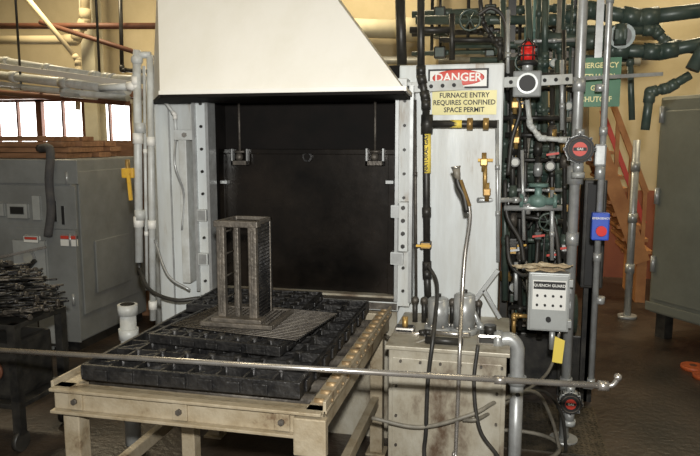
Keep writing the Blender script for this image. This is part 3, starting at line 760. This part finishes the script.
p=PY(538,201,3.85); b.sph(p,.05,'greenl',14,(1.1,.8,.8)); b.cyl(p-Vector((.1,0,0)),p+Vector((.1,0,0)),.022,'greenl'); b.cyl(p,p+Vector((0,0,.09)),.02,'greenl'); b.cyl(p+Vector((0,0,.08)),p+Vector((0,0,.1)),.055,'greenl',18)
for s_ in (-.09,.09): b.cyl(p+Vector((s_-.01,0,0)),p+Vector((s_+.01,0,0)),.04,'greenl')
b.done()
b = B('gas_cock_valves')
for (u,v,y) in ((515,128,3.95),(516,140,3.95),(487,192,3.66),(552,196,3.95),(484,162,3.66),(515,105,3.9)):
    p=PY(u,v,y); b.box(p-Vector((.02,.03,.02)),p+Vector((.02,.02,.02)),'brass',.006); b.cyl(p-Vector((0,0,.05)),p+Vector((0,0,.05)),.013,'brass')
p=PY(485,162,3.66); q=PY(485,195,3.66); b.cyl(p,q,.012,'brass'); b.beam(PY(478,160,3.64),PY(493,160,3.64),.015,.015,'yel')
b.done()
b = B('handwheel_valve')
for (u,v,y,r) in ((548,222,3.95,.05),(470,20,4.1,.06),(524,62,4.0,.05)):
    p=PY(u,v,y)
    b.tube([p+Vector((r*math.cos(k*.524),0,r*math.sin(k*.524))) for k in range(12)],.007,'green',6,closed=True)
    for k in range(3): b.cyl(p-Vector((r*math.cos(k*1.05),0,r*math.sin(k*1.05))),p+Vector((r*math.cos(k*1.05),0,r*math.sin(k*1.05))),.005,'green',6)
    b.cyl(p,p+Vector((0,.3,0)),.012,'black')
b.done()
b = B('pump_skid')
a=PY(508,300,5.2); c=PY(562,150,5.2)
b.box((a.x,5.2,0),(c.x,5.8,1.55),'black',.01)
for k in range(5): b.box((a.x+.03,5.18,.1+k*.29),(c.x-.03,5.2,.32+k*.29),'cast',.008)
p=PY(548,285,4.9); b.cyl((p.x-.2,4.9,p.z-.2),(p.x+.2,4.9,p.z-.2),.14,'green',22); b.box((p.x-.22,4.78,0),(p.x+.25,5.1,p.z-.33),'black',.01)
for k in range(8): b.cyl((p.x-.15+k*.04,4.9,p.z-.2),(p.x-.14+k*.04,4.9,p.z-.2),.15,'black',22)
b.done()
b = B('black_relay_cabinet')
a=PY(580,288,4.5); c=PY(608,180,4.5)
b.box((a.x,4.5,a.z),(c.x,4.75,c.z),'black',.01); b.box((a.x+.02,4.485,a.z+.02),(c.x-.02,4.5,c.z-.02),'ink',.004); b.box((a.x+.03,4.55,0),(a.x+.08,4.6,a.z),'black'); b.box((c.x-.08,4.55,0),(c.x-.03,4.6,a.z),'black')
b.box((c.x-.05,4.47,(a.z+c.z)/2-.06),(c.x-.035,4.485,(a.z+c.z)/2+.06),'galv'); b.done()
b = B('wooden_stair')
ys=7.6
p0=PY(600,150,ys); p1=PY(642,262,ys)
for y in (ys,ys+.8): b.beam((p0.x,y,p0.z),(p1.x,y,p1.z),.05,.16,'woodo')
for k in range(9):
    t=(k+.5)/9; c_=p0.lerp(p1,t); b.box((c_.x-.13,ys,c_.z+.02),(c_.x+.13,ys+.8,c_.z+.055),'woodo')
b.beam((p0.x,ys,p0.z+.75),(p1.x,ys,p1.z+.75),.05,.06,'woodo'); b.beam((p0.x,ys,p0.z+.42),(p1.x,ys,p1.z+.42),.03,.05,'redd')
for t in (.02,.35,.66,.98): c_=p0.lerp(p1,t); b.box((c_.x-.02,ys-.02,c_.z),(c_.x+.02,ys+.02,c_.z+.78),'woodo')
b.box((p0.x-.5,ys,p0.z-.05),(p0.x,ys+.8,p0.z+.05),'woodo'); b.box((p0.x-.5,ys+.05,0),(p0.x-.4,ys+.15,p0.z),'woodo')
b.box((p1.x-.05,ys,0),(p1.x+.05,ys+.8,p1.z+.02),'woodo')
b.done()
# large oven on the right, standing at an angle
A0=Vector((1.30,6.3)); D_=Vector((.60,-.80)).normalized()
ang=math.atan2(D_.y,D_.x); mx=Matrix.Translation((A0.x,A0.y,0))@Matrix.Rotation(ang,4,'Z')
zt=PY(645,97,6.3).z
b = B('industrial_oven')
b.box((0,0,.22),(2.6,1.4,zt),'olive',.03,mx)
b.box((.04,.0-.02,.35),(2.5,0,zt-.12),'olive',.01,mx)
for x in (.05,1.2,2.4):
    b.box((x,.05,0),(x+.1,.15,.22),'black',0,mx); b.box((x,1.2,0),(x+.1,1.3,.22),'black',0,mx)
b.box((-.02,-.02,.24),(2.62,.0,.32),'olive',.01,mx)
for z in (.6,1.2,1.9): b.cyl(mx@Vector((.05,-.03,z)),mx@Vector((.05,-.03,z+.14)),.02,'galv')
b.done()
b = B('oven_vent_pipe'); p=mx@Vector((.5,.7,zt)); b.cyl(p,(p.x,p.y,4.6),.12,'galv',20); b.cyl(p,p+Vector((0,0,.05)),.16,'galv',20); b.done()
b = B('steel_standpipe'); p=PY(637,140,6.9); b.pipe([(p.x,6.9,0),(p.x,6.9,p.z)],.035,'galv',cup=.5); b.cyl((p.x,6.9,0),(p.x,6.9,.03),.09,'galv'); b.done()
b = B('diamond_floor_plate')
b.box((-.05,3.72,0),(.62,4.45,.008),'plate')
for i in range(22):
    for j in range(23):
        x=-.03+i*.03; y=3.74+j*.031; s_=1 if (i+j)%2 else -1
        b.beam((x-.008,y-.008*s_,.009),(x+.008,y+.008*s_,.009),.004,.003,'plate')
b.done()
b = B('orange_floor_disc')
for (u,v,r) in ((693,369,.09),(704,378,.08)): p=PZ(u,v,0); b.cyl((p.x,p.y,0),(p.x,p.y,.03),r,'orange',22); b.cyl((p.x,p.y,.03),(p.x,p.y,.034),r*.3,'brown',18)
b.done()
b = B('wall_duct_run')
b.pipe([PY(300,26,8.75),PY(420,30,8.75),PY(660,30,8.75)],.12,'ceil'); b.pipe([PY(345,60,8.85),PY(640,62,8.85)],.05,'galv')
for u in (440,520,585): b.pipe([PY(u,-40,8.92),PY(u,140,8.92)],.05,'ceil')
b.done()
B('building_column').box((PY(425,0,8.4).x,8.3,0),(PY(438,0,8.4).x,8.6,4.6),'wall',.01).done()

# ================================================================ lights, world, camera
def area(name, loc, rot, size, e, col):
    l=bpy.data.lights.new(name,'AREA'); l.energy=e; l.size=size; l.color=col
    o=bpy.data.objects.new(name,l); o.location=loc; o.rotation_euler=rot; bpy.context.scene.collection.objects.link(o); return o
fl_=bpy.data.lights.new('flash','AREA'); fl_.energy=135; fl_.size=.07; fl_.color=(1,.985,.94)
o=bpy.data.objects.new('camera_flash',fl_); o.location=(.03,-.05,1.98); o.rotation_euler=(R(84),0,YAW); bpy.context.scene.collection.objects.link(o)
for k,(x,y,e) in enumerate(((-5.5,7,125),(-2,7.6,95),(2,7.3,88),(-2.2,1.5,24),(3,3,24))):  # unseen overhead area lights, added as warm ambient fill for the room
    area('ceiling_fill_%d'%k,(x,y,4.5),(0,0,0),1.0,e,(1,.85,.57))
w=bpy.data.worlds.new('world'); bpy.context.scene.world=w; w.use_nodes=True
w.node_tree.nodes['Background'].inputs[0].default_value=(1,.95,.87,1); w.node_tree.nodes['Background'].inputs[1].default_value=.23
cd=bpy.data.cameras.new('camera'); cd.lens=36*F/700; cd.sensor_width=36; cd.clip_start=.05
co=bpy.data.objects.new('camera',cd); co.location=CAM; co.rotation_euler=(R(90)-PITCH,0,YAW)
bpy.context.scene.collection.objects.link(co); bpy.context.scene.camera=co
bpy.context.scene.view_settings.view_transform='Standard'
